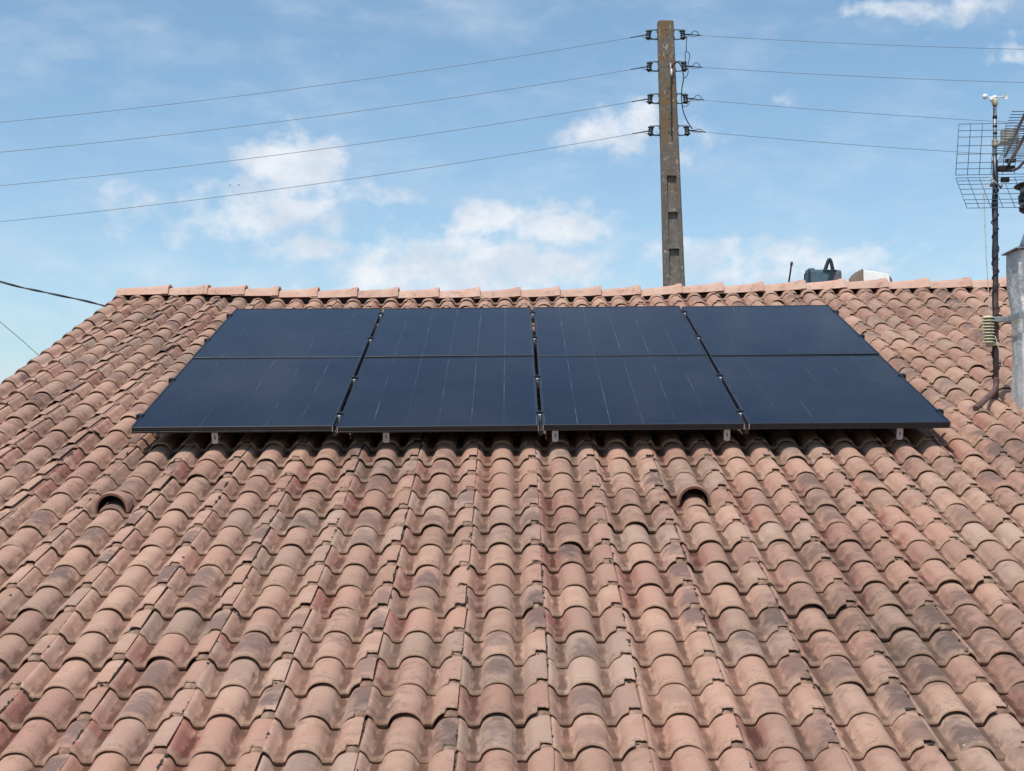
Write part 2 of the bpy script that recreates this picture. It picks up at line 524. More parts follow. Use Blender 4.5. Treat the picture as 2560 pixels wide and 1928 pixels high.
wall('wall', [(X0 + .2, by, GZ), (X1 - .2, by, GZ), (X1 - .2, by, roof_z(by)), (X0 + .2, by, roof_z(by))], (0, .25, 0))
for xx in (X0, X1 - .2):
    wall('wall', [(xx, fy, GZ), (xx, by, GZ), (xx, by, roof_z(by)), (xx, RY, roof_z(RY)), (xx, fy, roof_z(fy))], (.2, 0, 0))

# roof boarding: front slope in roof coordinates; its object turns with the slope
mb = MB()
mb.box((3.33, .28, -.268), (9.1, 9.0, .05))
roof = mb.build('roof', M['deck'], house, -HL, (TH, 0, 0))
# rear boarding
mb = MB()
Lr = (9.3 - RY) / math.cos(TH)
mb.box((3.33, Lr / 2, -.03), (9.1, Lr, .05))
mb.build('rear_roof', M['deck'], house, Vector((0, RY, RZ - .03)) - HL, (-TH, 0, 0))

# ---- tiles
TW = 0.3255               # cover width, two rolls
RP = TW / 2
JO = 0.024                # joint line right of the roll crest
AMP = 0.049
LIFT = 0.019
GAU = 0.27
NB = -.130 - AMP - LIFT   # bottom of the channel at the head of a tile

def roll_h(x):
    d = (x + JO + RP / 2) % RP - RP / 2
    q = abs(d) / .0612
    if q >= 1.06:
        return 0.0
    if q > .90:                          # small fillet into the channel
        h9 = (1 - .90 ** 2.3) ** .58
        t = (1.06 - q) / .16
        return AMP * h9 * t * t * .92 + AMP * h9 * .08 * t
    return AMP * (1 - q ** 2.3) ** .58

def tile_grid(r, left_end=False):
    """vertices, faces, local coords of one double-roll tile; nose at s = 0"""
    xs = [-.046, -.024, -.001, .0046]
    q = .0046
    while q < TW - .052:
        q += .0105
        xs.append(q)
    xs += [TW - .0435, TW - .0405, TW - .032, TW - .024, TW - .016, TW - .008, TW - .0005]
    warp = r.uniform(-.0015, .0015)
    chipx = r.uniform(.1, .28); chipd = r.choice([0, 0, .006, .012])
    rows = [0.0, .0030, .009, .022, .045, .16, .335]
    bul = [-.0085, -.0025, .0012, .0036, .0008, 0, 0]
    V, Fc, L = [], [], []
    jag = [r.uniform(0, .009) for _ in range(60)]
    nrow = len(rows)
    for j, x in enumerate(xs):
        under = x < 0
        notch = (x > TW - .042)
        crest = min(1, roll_h(x) / AMP)
        s0 = 0.0
        if notch:
            s0 = .026 + jag[j]
        elif under:
            s0 = .004
        else:
            s0 = jag[j] * .18 + (chipd * max(0, 1 - abs(x - chipx) / .02))
        for i, s in enumerate(rows):
            ss = s + s0 * max(0.0, 1 - s / .12)
            h = roll_h(x) + LIFT * (1 - ss / GAU) + bul[i] * (0.4 if notch else 1) + warp * math.sin(x * 18 + 1)
            if under:
                h -= .013
            V.append((x, ss, h)); L.append((x, ss, (.60 if x > -.010 else .30) if under else 0))
    nx = len(xs)
    for j in range(nx - 1):
        for i in range(nrow - 1):
            Fc.append((j * nrow + i, (j + 1) * nrow + i, (j + 1) * nrow + i + 1, j * nrow + i + 1))
    # nose face
    o = len(V)
    for j, x in enumerate(xs):
        a = V[j * nrow]
        th = (.0135 - .0085 * min(1, roll_h(x) / AMP)) if x >= 0 else .006
        V.append(a); L.append(L[j * nrow])
        V.append((a[0], a[1] + .004, a[2] - th)); L.append((a[0], a[1], 1.0))
    for j in range(nx - 1):
        Fc.append((o + 2 * j, o + 2 * j + 1, o + 2 * j + 3, o + 2 * j + 2))
    # right edge at the joint, turned down
    o = len(V)
    for i in range(nrow):
        a = V[(nx - 1) * nrow + i]
        V.append(a); L.append((a[0], a[1], 0))
        V.append((a[0] - .001, a[1], a[2] - .0115)); L.append((a[0], a[1], 1.0))
    for i in range(nrow - 1):
        Fc.append((o + 2 * i, o + 2 * i + 2, o + 2 * i + 3, o + 2 * i + 1))
    return V, [tuple(reversed(f)) if False else f for f in Fc], L

def tile_mesh(name, V, Fc, L, m, seeds=None):
    me = bpy.data.meshes.new(name)
    me.from_pydata(V, [], Fc)
    me.polygons.foreach_set('use_smooth', [True] * len(Fc))
    a = me.attributes.new('loc', 'FLOAT_VECTOR', 'POINT')
    a.data.foreach_set('vector', [c for p in L for c in p])
    if seeds is not None:
        a = me.attributes.new('seed4', 'FLOAT_COLOR', 'POINT')
        a.data.foreach_set('color', [c for p in seeds for c in p])
    me.materials.append(m)
    me.update()
    return me

NV = 14
variants = [tile_grid(random.Random(100 + i)) for i in range(NV)]
vmesh = [tile_mesh('roof_tile', *variants[i], M['tile']) for i in range(NV)]

NOSES = [4.696, 4.382, 4.048, 3.714, 3.419, 3.148, 2.854, 2.553, 2.261, 1.973, 1.684, 1.37, 1.079, 0.768, 0.463, 0.14, -0.171, -0.452, -0.734, -1.015, -1.284, -1.554, -1.819, -2.082, -2.339, -2.59, -2.841, -3.093, -3.348, -3.606, -3.869, -4.137]

def sag(x, s):
    """the old rafters have settled towards the middle of the ridge"""
    pts = [(-1.3, 0.0), (-.8, 0.0), (.5, -.032), (1.5, -.040), (2.9, -.032), (3.94, -.004), (5.0, .020), (6.1, .024), (8.5, .024)]
    g = pts[-1][1]
    for (a, ga), (b_, gb) in zip(pts, pts[1:]):
        if a <= x <= b_:
            t = (x - a) / (b_ - a); t = t * t * (3 - 2 * t)
            g = ga + (gb - ga) * t
            break
    t = min(1, max(0, (s - 2.2) / 2.5))
    return g * t * t

def tile_seed(r):
    u = r.random()
    red = 0.0; dark = 0.0
    if u < .38:
        red = r.uniform(.45, 1)
    if r.random() < .50:
        dark = r.uniform(.35, 1)
    if r.random() < .05:
        red = 1.0; dark = 0
    return (r.random(), red, r.random(), dark)

camR = Euler((1.642373, 0.005955, 0.000659)).to_matrix()
camL = Vector((2.1409, -8.7206, -0.4036))
def project(p):
    q = camR.transposed() @ (Vector(p) - camL)
    return (q.x / -q.z * 54.8 / 36, q.y / -q.z * 54.8 / 36, -q.z)

def jx(k):
    return 1.917 + JO + TW * k - {-8: .030, -9: .055}.get(k, 0)
places = []
for ri, s in enumerate(NOSES):
    up = NOSES[ri - 1] if ri else s + .30
    for kx in range(-9, 20):
        x = jx(kx)            # joint line on its left
        if kx >= 18:
            continue
        r = random.Random(ri * 997 + kx * 31 + 5)
        px = project(W(x + TW / 2, s + .13, -.1))
        vis = abs(px[0]) < .56 and abs(px[1]) < .42
        hid = (0.0 < x + .05 and x + TW < 4.62 and .30 < s < 3.25)
        if x + TW > 8.0:
            continue
        places.append((px[2] if vis and not hid else 1000 + px[2], ri, kx, x, s, (up - s) / GAU, r))
places.sort(key=lambda t: t[0])
SINGLE = 300
jv, jf, jl, js = [], [], [], []
for i, (dep, ri, kx, x, s, sc, r) in enumerate(places):
    tw = min(1.0, max(0.0, (-s + 3.0) / 8))
    locv = Vector((x + r.uniform(-.0025, .0025), s + r.gauss(0, .0055), NB + sag(x + TW / 2, s) + .004 * math.sin(x * 1.7 + s * 2.3) + r.uniform(-.0025, .0025)))
    # pitch of the slab follows the settled rafters
    dsg = (sag(x + TW / 2, s + .25) - sag(x + TW / 2, s)) / .25
    dxg = (sag(x + TW, s) - sag(x, s)) / TW
    eul = Euler((dsg + r.gauss(0, .004), -dxg + r.gauss(0, .006), r.gauss(0, .011)))
    seed = tile_seed(r)
    vi = r.randrange(NV)
    if i < SINGLE:
        o = bpy.data.objects.new('roof_tile', vmesh[vi])
        col.objects.link(o)
        o.parent = roof
        o.location = locv
        o.rotation_euler = eul
        o.scale = (1, sc, 1)
        o.color = seed
    else:
        V, Fc, L = variants[vi]
        mt = Matrix.Translation(locv) @ eul.to_matrix().to_4x4() @ Matrix.Diagonal((1, sc, 1, 1))
        off = len(jv)
        jv.extend([tuple(mt @ Vector(v)) for v in V])
        jf.extend([tuple(q + off for q in f) for f in Fc])
        jl.extend(L)
        js.extend([seed] * len(V))
o = link('roof_tile', tile_mesh('roof_tile', jv, jf, jl, M['tile_joined'], js), roof)
o['kind'] = 'stuff'

# ---- verge tiles: a barrel along the left edge with a cheek hanging down outside
def verge_grid(r):
    V, Fc, L = [], [], []
    # the left half of a tile: joint roll, channel, outer roll, then a cheek hanging down
    prof = [(.0035 - .0095 * i, roll_h(.0035 - .0095 * i)) for i in range(21)]
    prof += [(-.200, .046), (-.214, .036), (-.228, .018), (-.238, -.006), (-.243, -.03), (-.244, -.09)]
    rows = [0.0, .004, .012, .035, .06, .17, .335]
    bul = [-.004, -.0005, .002, .003, 0, 0, 0]
    for (x, h) in prof:
        for i, s in enumerate(rows):
            V.append((x, s + r.uniform(0, .001), h + LIFT * (1 - s / GAU) + bul[i] + .003)); L.append((x + .26, s, 0))
    nr = len(rows)
    for j in range(len(prof) - 1):
        for i in range(nr - 1):
            Fc.append((j * nr + i, j * nr + i + 1, (j + 1) * nr + i + 1, (j + 1) * nr + i))
    o = len(V)
    for j in range(len(prof)):
        a = V[j * nr]
        V.append(a); L.append(L[j * nr])
        cx, cz = -.124, -.01
        d = Vector((cx - a[0], cz - a[2])); d = d.normalized() if d.length > 1e-4 else d
        V.append((a[0] + (.012 if j > 22 else 0), a[1] + .003, a[2] - (.010 if j <= 22 else 0))); L.append(L[j * nr])
    for j in range(len(prof) - 1):
        Fc.append((o + 2 * j, o + 2 * j + 2, o + 2 * j + 3, o + 2 * j + 1))
    return V, Fc, L
vg = [tile_mesh('verge_tile', *verge_grid(random.Random(7 + i)), M['tile']) for i in range(4)]
xv = 1.917 + JO - 9 * TW - .055
for ri, s in enumerate(NOSES):
    up = NOSES[ri - 1] if ri else s + .30
    r = random.Random(ri * 17 + 3)
    o = link('verge_tile', vg[ri % 4], roof, (xv + r.uniform(-.006, .004), s + r.uniform(-.006, .006), NB + .002 + sag(xv, s)), (0, 0, r.gauss(0, .008)))
    o.scale = (1, (up - s) / GAU, 1)
    o.color = tile_seed(r)

# ---- two vent tiles
def vent_mesh():
    V, Fc, L = [], [], []
    n = 18
    st = [(0.0, .084, .100), (.004, .086, .101), (.05, .083, .096), (.11, .077, .078), (.16, .070, .060), (.19, .058, .044)]
    for (s, wd, ht) in st:
        for i in range(n + 1):
            a = PI * i / n
            V.append((math.cos(a) * wd, s + (.006 * math.sin(a) if s < .01 else 0), (math.sin(a) ** .85) * ht)); L.append((.137 + math.cos(a) * .05, s + .08, 0))
    m_ = n + 1
    for j in range(len(st) - 1):
        for i in range(n):
            Fc.append((j * m_ + i, j * m_ + i + 1, (j + 1) * m_ + i + 1, (j + 1) * m_ + i))
    # mouth rim and inner skin
    o = len(V)
    ins = [(0.0, .084, .100), (-.001, .072, .087), (.17, .060, .050)]
    for (s, wd, ht) in ins:
        for i in range(n + 1):
            a = PI * i / n
            V.append((math.cos(a) * wd, s + (.006 * math.sin(a) if s < .01 else 0), (math.sin(a) ** .85) * ht)); L.append((.137 + math.cos(a) * .05, s + .08, 0))
    for j in range(2):
        for i in range(n):
            Fc.append((o + j * m_ + i, o + (j + 1) * m_ + i, o + (j + 1) * m_ + i + 1, o + j * m_ + i + 1))
    # close the throat
    o2 = o + 2 * m_
    Fc.append(tuple(o2 + i for i in range(m_)))
    me = tile_mesh('vent_tile', V, Fc, L, M['tile'])
    me.materials.append(M['hole'])  # inner skin and back coloured black in place of the throat's shade
    for i in list(range(len(Fc) - 1 - n, len(Fc))):
        me.polygons[i].material_index = 1
    return me
vm_ = vent_mesh()
for (x, s, seed) in ((.127, -0.977, (.31, .55, .2, 0)), (3.056, -0.92, (.62, .15, .3, .35))):
    o = link('vent_tile', vm_, roof, (x, s, NB + .024), (0, 0, 0))
    o.color = seed

# ---- ridge tiles
def ridge_mesh(length, r):
    prof = [(-.128, -.047), (-.121, -.040), (-.108, .004), (-.088, .022), (-.045, .036), (0, .041), (.045, .036), (.088, .022), (.108, .004), (.121, -.040), (.128, -.047)]
    st = [(-length - .05, .90), (-length * .5, .955), (-.055, 1.0), (-.05, 1.03), (-.004, 1.045), (0, 1.03)]
    b = MB()
    vs = []
    for (x, k) in st:
        for (y, z) in prof:
            vs.append((x, y * (1 + (k - 1) * .6), (z + .047) * (1 + (k - 1) * 1.9) - .047 + (k - 1) * .10))
    n = len(prof)
    fs = []
    for j in range(len(st) - 1):
        for i in range(n - 1):
            fs.append((j * n + i, (j + 1) * n + i, (j + 1) * n + i + 1, j * n + i + 1))
    b.add(vs, fs, True)
    # right end rim, turned under
    e = (len(st) - 1) * n
    rim = [vs[e + i] for i in range(n)]
    inn = [(x - .004, y * .88, (z + .047) * .80 - .047) for (x, y, z) in rim]
    b.add(rim + inn, [(i, i + n, i + n + 1, i + 1) for i in range(n - 1)])
    # foot edges get a thickness
    for side in (0, n - 1):
        a = [vs[j * n + side] for j in range(len(st))]
        sg = 1 if side == 0 else -1
        c = [(x, y + sg * .016, z - .002) for (x, y, z) in a]
        m_ = len(st)
        b.add(a + c, [(i, i + 1, i + 1 + m_, i + m_) if side else (i, i + m_, i + 1 + m_, i + 1) for i in range(m_ - 1)])
    return b.mesh('ridge_tile', M['ridge'])
caps = [-0.814, -0.473, -0.151, 0.133, 0.471, 0.813, 1.166, 1.515, 1.87, 2.219, 2.56, 2.91, 3.256, 3.606, 3.967, 4.309, 4.671, 5.02, 5.383, 5.736, 6.099, 6.44, 6.797, 7.152, 7.506, 7.86]
rm = [ridge_mesh(.355, random.Random(i)) for i in range(2)]
rm_first = ridge_mesh(.40, random.Random(9))
for i, xe in enumerate(caps):
    r = random.Random(i + 40)
    g = sag(xe - .17, 4.9)
    wy = 4.698
    wz = 1.4012 + g + r.uniform(-.002, .002)
    o = link('ridge_tile', rm_first if i == 0 else rm[i % 2], roof, ROOF.transposed() @ Vector((xe + r.uniform(-.004, .004), wy + r.uniform(-.005, .005), wz)),
             (-TH + r.gauss(0, .006), r.gauss(0, .004) - (sag(xe, 4.9) - sag(xe - .35, 4.9)) / .35, r.gauss(0, .006)))
# mortar bed under the ridge, set well back
mb = MB()
mb.box((3.33, 4.84, -.215), (9.0, .10, .11))
mb.build('ridge_batten', M['deck'], roof)

# ---- clumps of dry moss caught in the side joints
mb = MB()
r = random.Random(77)
ico = bmesh.new(); bmesh.ops.create_icosphere(ico, subdivisions=1, radius=1.0); ico.verts.index_update()
IV = [v.co.copy() for v in ico.verts]; IF = [tuple(v.index for v in f.verts) for f in ico.faces]; ico.free()
def blob(c, sx, sy, sz):
    mb.add([(c[0] + v.x * sx * r.uniform(.6, 1.25), c[1] + v.y * sy * r.uniform(.6, 1.25), c[2] + v.z * sz * r.uniform(.7, 1.2)) for v in IV], IF, False)
for ri, s in enumerate(NOSES):
    g = NOSES[ri - 1] - s if ri else .3
    for kx in range(-8, 18):
        x = jx(kx)
        if 0 < x < 4.6 and 0.0 < s < 3.4:
            continue
        px = project(W(x, s, -.1))
        if px[2] > 11.5 or abs(px[0]) > .55:
            continue
        zt = NB + roll_h(0) + sag(x, s)
        if r.random() < .70:
            n = r.choice([1, 2, 3, 5, 7, 9])
            c0 = r.uniform(.05, .2)
            for q in range(n):
                ss = min(g - .01, max(.03, c0 + r.gauss(0, .035)))
                k = r.uniform(.0025, .0080) * (1.3 if q == 0 else .9)
                blob((x + r.gauss(0, .0022), s + ss, zt + LIFT * (1 - ss / g) - .001), k * .8, k * r.uniform(1.2, 3.0), k * .7)
        if r.random() < .55:                                  # crumbs packed into the notch
            for q in range(r.choice([1, 2, 3])):
                k = r.uniform(.003, .007)
                blob((x - r.uniform(.002, .04), s + r.uniform(.012, .03), zt + LIFT - .009), k * 1.5, k, k * .7)
        if r.random() < .10:                                  # a bigger cushion at a nose
            for q in range(5):
                k = r.uniform(.006, .011)
                xx = x + r.uniform(0, .05)
                blob((xx, s - .004 + r.uniform(-.004, .008), NB + roll_h(xx - x) + LIFT * .25), k, k, k * .6)
o = mb.build('moss', M['moss'], roof)
o['kind'] = 'stuff'

# ---- chimney at the right
def world_part(b, name, m, parent, parent_world):
    b.v = [tuple(Vector(v) - parent_world) for v in b.v]
    return b.build(name, m, parent)
CH = Vector((5.538, .985, .1))
bm = bmesh.new()
bmesh.ops.create_cube(bm, size=1.0)
bmesh.ops.scale(bm, vec=(.48, .23, 1.22), verts=bm.verts)
bmesh.ops.translate(bm, vec=(0, 0, .41), verts=bm.verts)
bmesh.ops.subdivide_edges(bm, edges=bm.edges[:], cuts=9, use_grid_fill=True)
for v in bm.verts:
    z = v.co.z
    k = 1.0
    if z > .80:
        k = 1.05
    elif z > .72:
        k = 1.0 + .05 * (z - .72) / .08
    if z < .30:
        k = 1.0 + (.30 - z) * .16
    v.co.x *= k; v.co.y *= k
    n = mnoise.noise_vector(Vector((v.co.x * 7, v.co.y * 7, v.co.z * 5)))
    n2 = mnoise.noise_vector(Vector((v.co.x * 19 + 5, v.co.y * 19, v.co.z * 15)))
    v.co += n * .013 + n2 * .009
me = bpy.data.meshes.new('chimney')
bm.to_mesh(me); bm.free()
me.polygons.foreach_set('use_smooth', [True] * len(me.polygons))
me.set_sharp_from_angle(angle=R(38))
me.materials.append(M['plaster'])
chim = link('chimney', me, house, CH - HL)
mb = MB()                                        # steel strap holding the mast
for (c, d) in (((-.262, 0, .60), (.006, .27, .034)), ((0, -.137, .60), (.53, .006, .034)), ((.262, 0, .60), (.006, .27, .034)), ((0, .137, .60), (.53, .006, .034))):
    mb.box(c, d)
mb.box((-.300, .095, .60), (.10, .03, .034), ch=.004)
mb.box((-.215, -.144, .60), (.07, .012, .048), ch=.003)
mb.build('strap', M['steel'], chim)
mb = MB()
mb.add([(-.275, -.15, 1.022), (.275, -.15, 1.022), (.275, .15, 1.022), (-.275, .15, 1.022), (-.20, -.11, 1.055), (.20, -.11, 1.055), (.20, .11, 1.055), (-.20, .11, 1.055),
        (-.275, -.15, 1.014), (.275, -.15, 1.014), (.275, .15, 1.014), (-.275, .15, 1.014)],
       [(0, 1, 5, 4), (1, 2, 6, 5), (2, 3, 7, 6), (3, 0, 4, 7), (4, 5, 6, 7), (8, 9, 1, 0), (9, 10, 2, 1), (10, 11, 3, 2), (11, 8, 0, 3)])
mb.lathe([(.140, 1.055), (.138, 1.065), (.108, 1.145), (.102, 1.16), (.102, 1.29)], (-.060, 0, 0), 24)
mb.build('flue_cone', M['steel'], chim)
mb = MB()
mb.lathe([(.118, 1.268), (.136, 1.280), (.138, 1.300), (.136, 1.305)], (-.060, 0, 0), 24)
mb.lathe([(.138, 1.325), (.140, 1.375), (.134, 1.38)], (-.060, 0, 0), 24)
mb.lathe([(.160, 1.428), (.166, 1.434), (.15, 1.447), (.09, 1.462), (.0, 1.468)], (-.060, 0, 0), 24)
mb.build('rain_cap', M['flue_black'], chim)
mb = MB()
mb.lathe([(.132, 1.300), (.132, 1.33)], (-.060, 0, 0), 24)
mb.lathe([(.128, 1.378), (.130, 1.430)], (-.060, 0, 0), 24)
mb.build('flue_collar', M['steel'], chim)

# ------------------------------------------------------------------ solar panels
PW, PH, PG = 1.134, 1.722, .020
def make_panel():
    root = empty('solar_panel', (0, 0, 0))
    b = MB()
    hw, hh, fh, lip = PW / 2, PH / 2, .035, .011
    # frame profile swept round: outer wall, top lip, inner step; grooved outer wall
    prof = [(0.010, -fh), (0, -fh), (0, -.026), (.002, -.0245), (.002, -.0215), (0, -.020), (0, -.012), (.0015, -.0105), (0, -.009), (0, -.001), (.001, 0), (lip, 0), (lip, -.002)]
    ring = []
    for (i, z) in prof:
        ring += [(-hw + i, -hh + i, z), (hw - i, -hh + i, z), (hw - i, hh - i, z), (-hw + i, hh - i, z)]
    fs = []
    for j in range(len(prof) - 1):
        for k in range(4):
            k2 = (k + 1) % 4
            fs.append((j * 4 + k, j * 4 + k2, (j + 1) * 4 + k2, (j + 1) * 4 + k))
    b.add(ring, [tuple(reversed(f)) for f in fs])
    fr = b.build('frame', M['frame'], root)
    for sx in (-1, 1):                             # bright cut ends at the two lower corners
        c = MB()
        c.box((sx * (hw - .0035), -hh - .0008, -fh / 2 - .001), (.005, .0022, fh * .92))
        c.build('frame_corner', M['alu'], fr)
    b = MB()
    b.box((0, 0, -.0045), (PW - 2 * lip + .002, PH - 2 * lip + .002, .003))
    b.build('backsheet', M['seam'], root)
    cw, gp = .1815, .0032
    ln = PH - 2 * lip - .016
    for k in range(6):
        b = MB()
        x = (k - 2.5) * (cw + gp)
        b.box((x, 0, -.0024), (cw, ln, .0012))
        b.build('cell_string', M['cell'], root)
    e = MB()                                       # cells stop short of the frame: dark edge strips
    wst = (PW - 2 * lip - (6 * cw + 5 * gp)) / 2
    for sx in (-1, 1):
        e.box((sx * (hw - lip - wst / 2 + .0002), 0, -.0026), (wst - .003, ln, .001))
    e.build('glass_margin', M['cell'], root)
    return root
proto = make_panel()
names = ['leftmost', 'second from the left', 'third from the left', 'rightmost']
first = True
for row in (0, 1):
    for cx in range(4):
        p = proto if first else copy_tree(proto)
        first = False
        r = random.Random(row * 10 + cx)
        p.location = W(cx * (PW + PG) + PW / 2, row * (PH + .016) + PH / 2, r.uniform(-.0015, .0015))
        p.rotation_euler = (TH + r.gauss(0, .0030), r.gauss(0, .0030), 0)
        where = 'upper row just below the ridge' if row else 'lower row above the open tiles'
        tag(p, f'black solar panel, {names[cx]} in the {where}', 'solar panel', 'solar panels in two rows of four')

# ------------------------------------------------------------------ mounting rails with clamps and brackets
rail_s = [.265, 1.145, 2.325, 3.212]
rail_lab = ['lowest aluminium rail under the panels, with grey tile brackets showing below the edge',
            'second aluminium rail from the bottom, under the lower panel row, with black clamps',
            'third aluminium rail from the bottom, under the upper panel row, with black clamps',
            'highest aluminium rail, under the top edge of the panels nearest the ridge']
Wd = 4 * PW + 3 * PG
for ri, s in enumerate(rail_s):
    root = empty('mounting_rail', W(Wd / 2, s, -.055), rail_lab[ri], 'rail', 'mounting rails under the solar panels', (TH, 0, 0))
    b = MB()
    b.box((0, 0, 0), (Wd + .06, .038, .036), ch=.003)
    b.build('rail_bar', M['alu'], root)
    for k in range(3):
        x = (k + 1) * PW + (k + .5) * PG - Wd / 2
        b = MB()
        b.box((x, .012, .0590), (.044, .034, .0035), ch=.001)
        b.box((x, .012, .0365), (.015, .034, .041))
        b.lathe([(.0065, .0610), (.0065, .066), (.004, .0665)], (x, .012, 0), 8)
        b.build('mid_clamp', M['black_metal'], root)
        b = MB()
        b.box((x, -.024, .034), (.015, .016, .034), ch=.002)
        b.build('rail_nut', M['bolt'], root)
    for sx in (-1, 1):
        x = sx * (Wd / 2 + .012)
        b = MB()
        b.box((x - sx * .012, .0, .0590), (.034, .036, .0035), ch=.001)
        b.box((x + sx * .006, .0, .039), (.018, .036, .040), ch=.003)
        b.build('end_clamp', M['black_metal'], root)
    if ri == 0:
        for k in range(3):
            x = (k + 1) * PW + (k + .5) * PG - Wd / 2
            b = MB()
            b.tube([(x - .004, .20, -.002), (x, .02, .006), (x + .003, -.10, .004), (x, -.20, .006), (x, -.262, .006)], .0150, 8)
            b.build('cable', M['cable'], root)  # short length added under each gap to block the sun streak
        for x in (.468, 1.430, 2.380, 3.345, 4.316):
            b = MB()
            vs_ = []
            hw_ = .0175
            outl = [(-hw_, .020), (hw_, .020), (hw_, -.040), (hw_ - .006, -.0475), (-hw_ + .006, -.0475), (-hw_, -.040)]
            y0 = .012 - s
            A = [(x - Wd / 2 + u, y0, v) for u, v in outl]
            Bk = [(a[0], a[1] + .005, a[2]) for a in A]
            n = 6
            b.add(A + Bk, [tuple(range(n)), tuple(reversed(range(n, 2 * n)))] + [(i, i + n, (i + 1) % n + n, (i + 1) % n) for i in range(n)])
            b.box((x - Wd / 2, y0 / 2 - .008, -.0215), (.034, -y0 - .03, .005))
            hk = b.build('roof_hook', M['bracket'], root)
            b = MB()
            b.lathe([(.0035, 0), (.0035, .003)], (x - Wd / 2, y0 + .0015, -.004), 8, Matrix.Rotation(R(90), 3, 'X'))
            b.box((x - Wd / 2, y0 - .0005, -.011), (.005, .002, .012))
            b.lathe([(.0038, 0), (.0038, .003)], (x - Wd / 2, y0 + .0015, -.018), 8, Matrix.Rotation(R(90), 3, 'X'))
            b.build('slot', M['hole'], hk)

# ------------------------------------------------------------------ concrete utility pole behind the house
PT, PB = Vector((4.060, 10.2, 5.457)), Vector((4.125, 10.2, 2.168))
pdir = (PB - PT).normalized()
PK = 1.2008                                         # drawn at 9 m, the pole is a 10.6 m one
PTOP = Vector((4.445, 14.0, 6.634))
t_base = (PTOP.z - GZ) / PK / -pdir.z
PBASE = PT + pdir * t_base
pole = empty('utility_pole', PTOP + (PBASE - PT) * PK, 'tall tapered concrete pole spotted with lichen, carrying four wires each side', 'utility pole')
pole.scale = (PK, PK, PK)
def pole_at(z):
    return PT + pdir * ((z - PT.z) / pdir.z)
def pole_w(z):
    return .196 + (PT.z - z) * .0188
b = MB()
def pw(v): return tuple(Vector(v) - PBASE)
# shaft with recessed cells down the front: a strip mesh built ring by ring
TOPZ = PT.z
cells = []
zc = 3.515
while zc > GZ + 1:
    cells.append((zc, zc - .395)); zc -= .452
lv = sorted(set([TOPZ, TOPZ - .012, 4.6, GZ] + [c[0] for c in cells] + [c[0] - .002 for c in cells] + [c[1] for c in cells]), reverse=True)
def depth(z):
    for (a, c) in cells:
        if c - 1e-6 <= z <= a - .001:
            return .040 * (z - c) / (a - c) * .85 + .008
    return 0.0
rings = []
for z in lv:
    c = pole_at(z); w = pole_w(z); hw = w / 2; ch = .014; dp = w * .62
    if z == TOPZ:
        hw -= .008; dp -= .008
    fl, fr_ = -hw + w * .30, hw - w * .24
    d = depth(z)
    y0 = -dp / 2
    x = [(-hw, y0 + ch + .02), (-hw + ch, y0), (fl - .006, y0), (fl, y0 + d), (fr_, y0 + d), (fr_ + .006, y0), (hw - ch, y0), (hw, y0 + ch), (hw, -y0 - ch), (hw - ch, -y0), (-hw + ch, -y0), (-hw, -y0 - ch)]
    rings.append([pw((c.x + p[0], c.y + p[1], z)) for p in x])
n = 12
vs_ = [p for rg in rings for p in rg]
fs = []
for j in range(len(rings) - 1):
    for i in range(n):
        fs.append((j * n + i, (j + 1) * n + i, (j + 1) * n + (i + 1) % n, j * n + (i + 1) % n))
fs.append(tuple(range(n)))
b.add(vs_, fs)
shaft = b.build('shaft', M['concrete'], pole)
b = MB()                                            # bolt holes on the front face
r = random.Random(3)
for z in (5.34, 5.27, 5.01, 4.88, 4.60, 4.55, 4.47, 4.30, 4.22, 4.05, 3.98):
    c = pole_at(z)
    b.lathe([(.007, 0), (.007, .006)], pw((c.x + r.uniform(-.012, .03), 10.2 - pole_w(z) * .31 + .002, z)), 8, Matrix.Rotation(R(90), 3, 'X'))
b.build('bolt_hole', M['hole'], pole)
lev = [5.292, 4.892, 4.487, 4.087]
def u_bracket(side, z):
    c = pole_at(z)
    xi = c.x + side * pole_w(z) / 2
    xo = c.x + side * (pole_w(z) / 2 + .112)
    b = MB()
    b.tube([pw((xi - side * .02, 10.2, z + .060)), pw((xi + side * .055, 10.2, z + .060)), pw((xo - side * .022, 10.2, z + .055)), pw((xo, 10.2, z + .040)),
            pw((xo, 10.2, z - .040)), pw((xo - side * .022, 10.2, z - .055)), pw((xi + side * .055, 10.2, z - .060)), pw((xi - side * .02, 10.2, z - .060))], .0075, 8)
    b.box(pw((xi + side * .003, 10.2, z + .045)), (.012, .05, .03))
    b.box(pw((xi + side * .003, 10.2, z - .045)), (.012, .05, .03))
    o = b.build('insulator_bracket', M['iron'], pole)
    q = MB()
    q.lathe([(.012, -.068), (.018, -.062), (.030, -.048), (.040, -.046), (.042, -.038), (.030, -.030), (.026, -.018), (.034, -.014), (.034, -.008), (.024, -.002), (.024, .004),
             (.034, .010), (.034, .016), (.026, .020), (.030, .032), (.042, .038), (.040, .046), (.030, .050), (.018, .058), (.012, .064)], pw((xo, 10.2, z)), 14,
            Matrix.Rotation(R(-6 * side), 3, 'Y'))
    q.build('insulator', M['insulator'], o)
    return Vector((xo, 10.2, z))
ends = {}
for i, z in enumerate(lev):
    for sd in (-1, 1):
        ends[(sd, i)] = u_bracket(sd, z)
